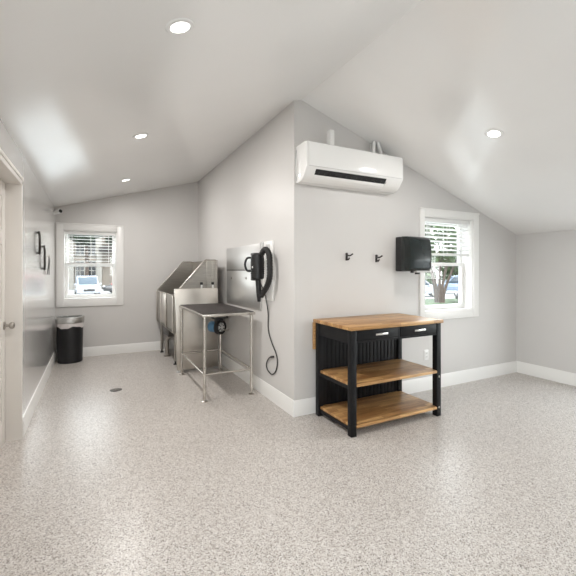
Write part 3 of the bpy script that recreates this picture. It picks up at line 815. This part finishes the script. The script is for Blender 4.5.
prism(bm, [(.974, zt - .02), (1.573, zt - .02), (1.573, zt), (.974, zt)], yp + .01, yp + .064, 'Y', .002)
pn = obj('end_panel', bm, M['steel_panel'], tub); pn['label'] = 'swirled brushed steel end panel reaching the floor'
bm = BM()
for x in (1.035, 1.55):
    lathe(bm, [(.036, 0), (.036, .010), (.022, .02), (.022, .10)], (x, yp + .035, 0), 18)
obj('panel_foot', bm, M['grey_plastic'], pn)
for x in (1.348, 1.510):
    bm = BM(); tube(bm, [(x, uy0 - .026, 1.10), (x, uy0 - .026, 1.195)], .013, 12); tp = obj('tap', bm, M['white_plastic'], tub); tp['label'] = 'white tap stem with black top'
    bm = BM(); lathe(bm, [(.012, 1.190), (.020, 1.196), (.020, 1.222), (.014, 1.228)], (x, uy0 - .026, 0), 16); box(bm, x - .008, x + .008, uy0 - .026, uy0 + .0, 1.195, 1.215); obj('tap_knob', bm, M['black_plastic'], tp)

# ------------------------------------------------------------------ outside
GZ = -.85
bm = BM(); box(bm, -90, 120, -60, 120, GZ - .2, GZ); g = obj('ground', bm, M['asphalt'], None, 0); g['kind'] = 'structure'; g['label'] = 'pale concrete parking lot outside the windows'; g['category'] = 'ground'
bm = BM()
prism(bm, [(13, 15), (40, 11), (46, 15), (18, 22)], GZ - .05, GZ + .04, 'Z')
g = obj('grass_strip', bm, M['grass'], None, 0); g['kind'] = 'structure'; g['label'] = 'strip of grass under the multi stemmed tree'; g['category'] = 'grass'

def leaves(bm, blobs, n, size):
    tot = sum(b[3] ** 2 for b in blobs)
    for (x, y, z, r) in blobs:
        for _ in range(int(n * r * r / tot)):
            v = Vector((random.gauss(0, 1), random.gauss(0, 1), random.gauss(0, 1))).normalized() * r * random.uniform(.55, 1) ** .5
            c = Vector((x, y, z)) + Vector((v.x, v.y, v.z * .75))
            a = Vector((random.gauss(0, 1), random.gauss(0, 1), random.gauss(0, 1))).normalized()
            b = a.cross(Vector((random.gauss(0, 1), random.gauss(0, 1), random.gauss(0, 1)))).normalized()
            s = size * random.uniform(.6, 1.3)
            bm.faces.new([bm.verts.new(c - a * s), bm.verts.new(c + b * s * .5), bm.verts.new(c + a * s), bm.verts.new(c - b * s * .5)])

def tree(name, x, y, stems, blobs, n, size, label, leaf='leaf', group=None):
    o = thing(name, (x, y, GZ), label, 'tree', group)
    bm = BM()
    for p, r in stems:
        pp = smooth_path([(x + a, y + b, GZ + c) for a, b, c in p], 4)
        tube(bm, pp, [r * (1 - .55 * i / (len(pp) - 1)) for i in range(len(pp))], 8)
    obj('trunk', bm, M['bark'], o)
    bm = BM(); leaves(bm, [(x + a, y + b, GZ + c, r) for a, b, c, r in blobs], n, size)
    obj('foliage', bm, M[leaf], o, 0, recalc=False)

# multi-stemmed tree seen through the window by the towel dispenser (about 20 m out)
TX, TY = 20.9, 18.05
ux, uy = .66, -.75                                   # sideways direction as seen through that window
st = []
for s, lean, r in ((-.30, -.30, .11), (-.16, -.34, .10), (-.02, -.02, .12), (.12, .22, .10), (.25, .55, .12), (.02, .40, .08), (-.12, .16, .08)):
    st.append(([(ux * s * .8, uy * s * .8, 0), (ux * s, uy * s, .7), (ux * (s + lean * .5), uy * (s + lean * .5), 1.6), (ux * (s + lean * 1.3), uy * (s + lean * 1.3), 2.8), (ux * (s + lean * 2.2), uy * (s + lean * 2.2), 4.2)], r))
bl = [(ux * a, uy * a, z, r) for a, z, r in ((-1.2, 3.6, 1.0), (0, 3.9, 1.2), (1.2, 3.7, 1.1), (-.6, 5.0, 1.3), (.8, 5.1, 1.3), (0, 6.0, 1.2), (-1.9, 4.6, 1.0), (2.0, 4.6, 1.0), (-.3, 2.9, .5), (.9, 2.9, .5))]
tree('multi_stem_tree', TX, TY, st, bl, 9000, .085, 'multi stemmed tree with mottled trunks outside the right window')
def bigtree(x, y, hgt, spread, label, leaf, n=6500, low=1.0, group=None):
    st = [([(0, 0, 0), (.1, 0, hgt * .3), (0, .1, hgt * .7)], .25)]
    bl = []
    for _ in range(12):
        a = random.uniform(0, 2 * PI); rr = random.uniform(0, spread); z = random.uniform(low + 1, hgt - 1)
        bl.append((rr * math.cos(a), rr * math.sin(a), z, random.uniform(.28, .42) * spread + .4))
    tree('tree', x, y, st, bl, n, .19, label, leaf, group)
G = 'leafy trees behind the parking lot'
bigtree(37.5, 35.2, 10, 3.4, 'pale green tree farthest left behind the multi stemmed tree', 'leaf', group=G, low=-.6, n=15000)
bigtree(43.6, 35.4, 11, 3.4, 'tall green tree behind the multi stemmed tree', 'leaf', group=G, low=-.6, n=9000)
bigtree(49.5, 38, 10, 3.6, 'dark green tree behind the right part of the right window', 'leaf_dark', group=G, low=-.6, n=9000)
bigtree(-4.6, 44.3, 7.2, 1.7, 'green tree left of the pale building seen through the far window', 'leaf', group=G, low=.6)
bigtree(-.75, 44.8, 9, 1.5, 'dark green tree with high crown in front of the pale building', 'leaf_dark', 7000, 4.6, G)
bigtree(2.5, 46, 9, 1.6, 'dark green tree on the right before the pale building', 'leaf_dark', 6000, 4.6, G)

def car(x, y, rz, paint, label, suv=False, L=4.6, W=1.82):
    H = 1.72 if suv else 1.45
    o = thing('car', (0, 0, 0), label, 'car')
    h2 = L / 2; k = 1.0 if suv else .9
    lower = [(-h2, .35), (-h2 + .05, .78 * k), (-h2 + .35, .95 * k), (h2 - 1.15, 1.0 * k), (h2 - .12, .84 * k), (h2, .6), (h2 - .02, .3), (-h2 + .1, .25)]
    bm = BM(); prism(bm, lower, -W / 2, W / 2, 'Y', .07); obj('car_body', bm, paint, o)
    cab = [(-h2 + (.25 if suv else .55), .94 * k), (-h2 + (.5 if suv else 1.15), H - .02), (-.1, H), (.35, H - .06), (h2 - 1.2, .97 * k)]
    bm = BM(); prism(bm, cab, -W / 2 + .14, W / 2 - .14, 'Y', .05)
    cb = obj('cabin', bm, M['car_glass'], o)
    bm = BM(); xs0, xs1 = cab[1][0], cab[3][0]
    prism(bm, [(xs0 - .04, H - .08), (xs0, H + .01), (-.1, H + .03), (xs1 + .05, H - .05), (xs1 + .10, H - .11)], -W / 2 + .12, W / 2 - .12, 'Y', .03)
    for s in (-1, 1):
        yy = s * (W / 2 - .145)
        for p, q in (((cab[0][0] + .03, .95 * k), (cab[1][0], H - .04)), ((-.15, .97 * k), (-.15, H - .03)), ((h2 - 1.2, .97 * k), (xs1 + .02, H - .07))):
            tube(bm, [(p[0], yy, p[1]), (q[0], yy, q[1])], .045, 6)
    obj('roof', bm, paint, o)
    for sx in (-1, 1):
        for sy in (-1, 1):
            c = (sx * L * .30, sy * (W / 2 - .11), .33)
            bm = BM(); lathe(bm, [(.20, -.10), (.32, -.10), (.335, -.06), (.335, .06), (.32, .10), (.20, .10)], c, 22, ROTX(PI / 2)); wh = obj('wheel', bm, M['tyre'], o)
            bm = BM(); lathe(bm, [(.205, -.105), (.19, -.112), (.05, -.10), (.05, .10), (.19, .112), (.205, .105)], c, 16, ROTX(PI / 2)); obj('hubcap', bm, M['nickel'], wh)
    for s in (-1, 1):
        simple('headlight', box, M['lamp_clear'], o, h2 - .16, h2 - .01, s * (W / 2 - .28) - .18, s * (W / 2 - .28) + .18, .62, .76, .03)
        simple('side_mirror', box, paint, o, h2 - 1.38, h2 - 1.24, s * (W / 2 + .06) - .09, s * (W / 2 + .06) + .09, .96 * k, 1.10 * k, .03)
    simple('grille', box, M['dark_slot'], o, h2 - .04, h2 + .012, -.42, .42, .46, .66, .02)
    o.location = (x, y, GZ); o.rotation_euler = (0, 0, rz)
    return o
R = math.radians
car(-.55, 38, R(-85), M['car_white'], 'white car facing the far window in the middle of its view', True)
car(-3.0, 38.6, R(-88), M['car_silver'], 'silver blue car at the left of the far window view')
car(3.05, 39.8, R(182), M['car_dark'], 'dark car parked broadside right of the white car')
car(3.6, 42.6, R(180), M['car_red'], 'red vehicle behind the dark car in the far window', True, 4.4)
car(24.4, 23.6, R(-40), M['car_white'], 'white car left of the multi stemmed tree', True)
car(31.2, 24.9, R(138), M['car_silver'], 'silver blue car behind the multi stemmed tree on its right', True)
car(23.4, 16.2, R(132), M['car_dark'], 'dark car at the lower right beside the multi stemmed tree', False, 4.2)

bd = thing('apartment_building', (0, 48, GZ), 'beige building with dark gridded windows across the lot', 'building')
bm = BM(); box(bm, -22, 16, 48, 60, GZ, 8); obj('facade', bm, M['siding'], bd)
bm = BM(); prism(bm, [(46.6, 7.4), (61, 7.4), (54, 10.5)], -23, 17, 'X'); obj('roof', bm, M['roof'], bd)
bm = BM(); prism(bm, [(46.2, 3.65), (48.1, 4.5), (48.1, 3.5), (46.2, 3.5)], .5, 14, 'X'); obj('porch_roof', bm, M['roof'], bd)
for x in (-2.35, .55, 3.9):
    simple('column', box, M['facade_trim'], bd, x - .28, x + .28, 47.3, 47.9, GZ, 8, .02)
for (x0, x1, z0, z1) in ((-1.95, -.95, .2, 2.5), (-.78, .25, .2, 2.5), (-1.95, -.95, 3.0, 5.3), (-.78, .25, 3.0, 5.3), (-5, -3.2, .2, 2.4), (-5, -3.2, 3.1, 5.3), (5, 7, .2, 2.4)):
    bm = BM(); t = .09
    box(bm, x0, x0 + t, 47.9, 48.02, z0, z1); box(bm, x1 - t, x1, 47.9, 48.02, z0, z1); box(bm, x0, x1, 47.9, 48.02, z1 - t, z1); box(bm, x0, x1, 47.9, 48.02, z0, z0 + t)
    xm, zm = (x0 + x1) / 2, (z0 + z1) / 2
    box(bm, xm - .03, xm + .03, 47.93, 48.02, z0, z1); box(bm, x0, x1, 47.93, 48.02, zm - .04, zm + .04)
    fr = obj('window_frame', bm, M['facade_trim'], bd)
    simple('window_glass', box, M['facade_glass'], fr, x0 + .05, x1 - .05, 47.97, 48.01, z0 + .05, z1 - .05)

bd.location.y += 2.5

# ------------------------------------------------------------------ light from outside
w = bpy.data.worlds.new('sky'); S.world = w; w.use_nodes = True
nt = w.node_tree; bg = nt.nodes['Background']
tc = nt.nodes.new('ShaderNodeTexCoord'); sp = nt.nodes.new('ShaderNodeSeparateXYZ'); rp = nt.nodes.new('ShaderNodeValToRGB')
nt.links.new(tc.outputs['Generated'], sp.inputs[0]); nt.links.new(sp.outputs['Z'], rp.inputs['Fac'])
rp.color_ramp.elements[0].color = (1, 1, 1, 1); rp.color_ramp.elements[1].color = (.80, .90, 1, 1)
nt.links.new(rp.outputs['Color'], bg.inputs['Color'])
bg.inputs['Strength'].default_value = 5.2
sun = bpy.data.lights.new('sun', 'SUN'); sun.energy = 2.5; sun.angle = R(2); sun.color = (1, .96, .9)
so = bpy.data.objects.new('sun', sun); COL.objects.link(so); so.rotation_euler = (R(38), 0, 0)

def portal(x, y, z, sx, sz, rot):
    L = bpy.data.lights.new('portal', 'AREA'); L.shape = 'RECTANGLE'; L.size = sx; L.size_y = sz
    L.cycles.is_portal = True
    o = bpy.data.objects.new('portal', L); COL.objects.link(o); o.location = (x, y, z); o.rotation_euler = rot
portal((W1[0] + W1[1]) / 2, YB + .22, (W1[2] + W1[3]) / 2, W1[1] - W1[0], W1[3] - W1[2], (R(-90), 0, 0))
portal((W2[0] + W2[1]) / 2, YC + .22, (W2[2] + W2[3]) / 2, W2[1] - W2[0], W2[3] - W2[2], (R(-90), 0, 0))
portal(XR + .22, (W3[0] + W3[1]) / 2, (W3[2] + W3[3]) / 2, W3[3] - W3[2], W3[1] - W3[0], (0, R(90), 0))
portal((W4[0] + W4[1]) / 2, YF - .22, (W4[2] + W4[3]) / 2, W4[1] - W4[0], W4[3] - W4[2], (R(90), 0, 0))

portal(XL - .22, (W5[0] + W5[1]) / 2, (W5[2] + W5[3]) / 2, W5[3] - W5[2], W5[1] - W5[0], (0, R(-90), 0))

# ------------------------------------------------------------------ camera
cam = bpy.data.cameras.new('camera'); co = bpy.data.objects.new('camera', cam); COL.objects.link(co)
cam.sensor_width = 36; cam.lens = 377 / 576 * 36; cam.shift_y = -18 / 576
cam.clip_start = .05; cam.clip_end = 500
co.location = (0, 0, 1.4); co.rotation_euler = (R(90), 0, -math.atan(194 / 377))
S.camera = co

S.view_settings.view_transform = 'Standard'; S.view_settings.look = 'None'
S.view_settings.gamma = 1; S.view_settings.use_curve_mapping = False
S.view_settings.exposure = 0.6
S.cycles.use_denoising = True
S.cycles.max_bounces = 10; S.cycles.diffuse_bounces = 7; S.cycles.transparent_max_bounces = 16
S.cycles.sample_clamp_indirect = 6
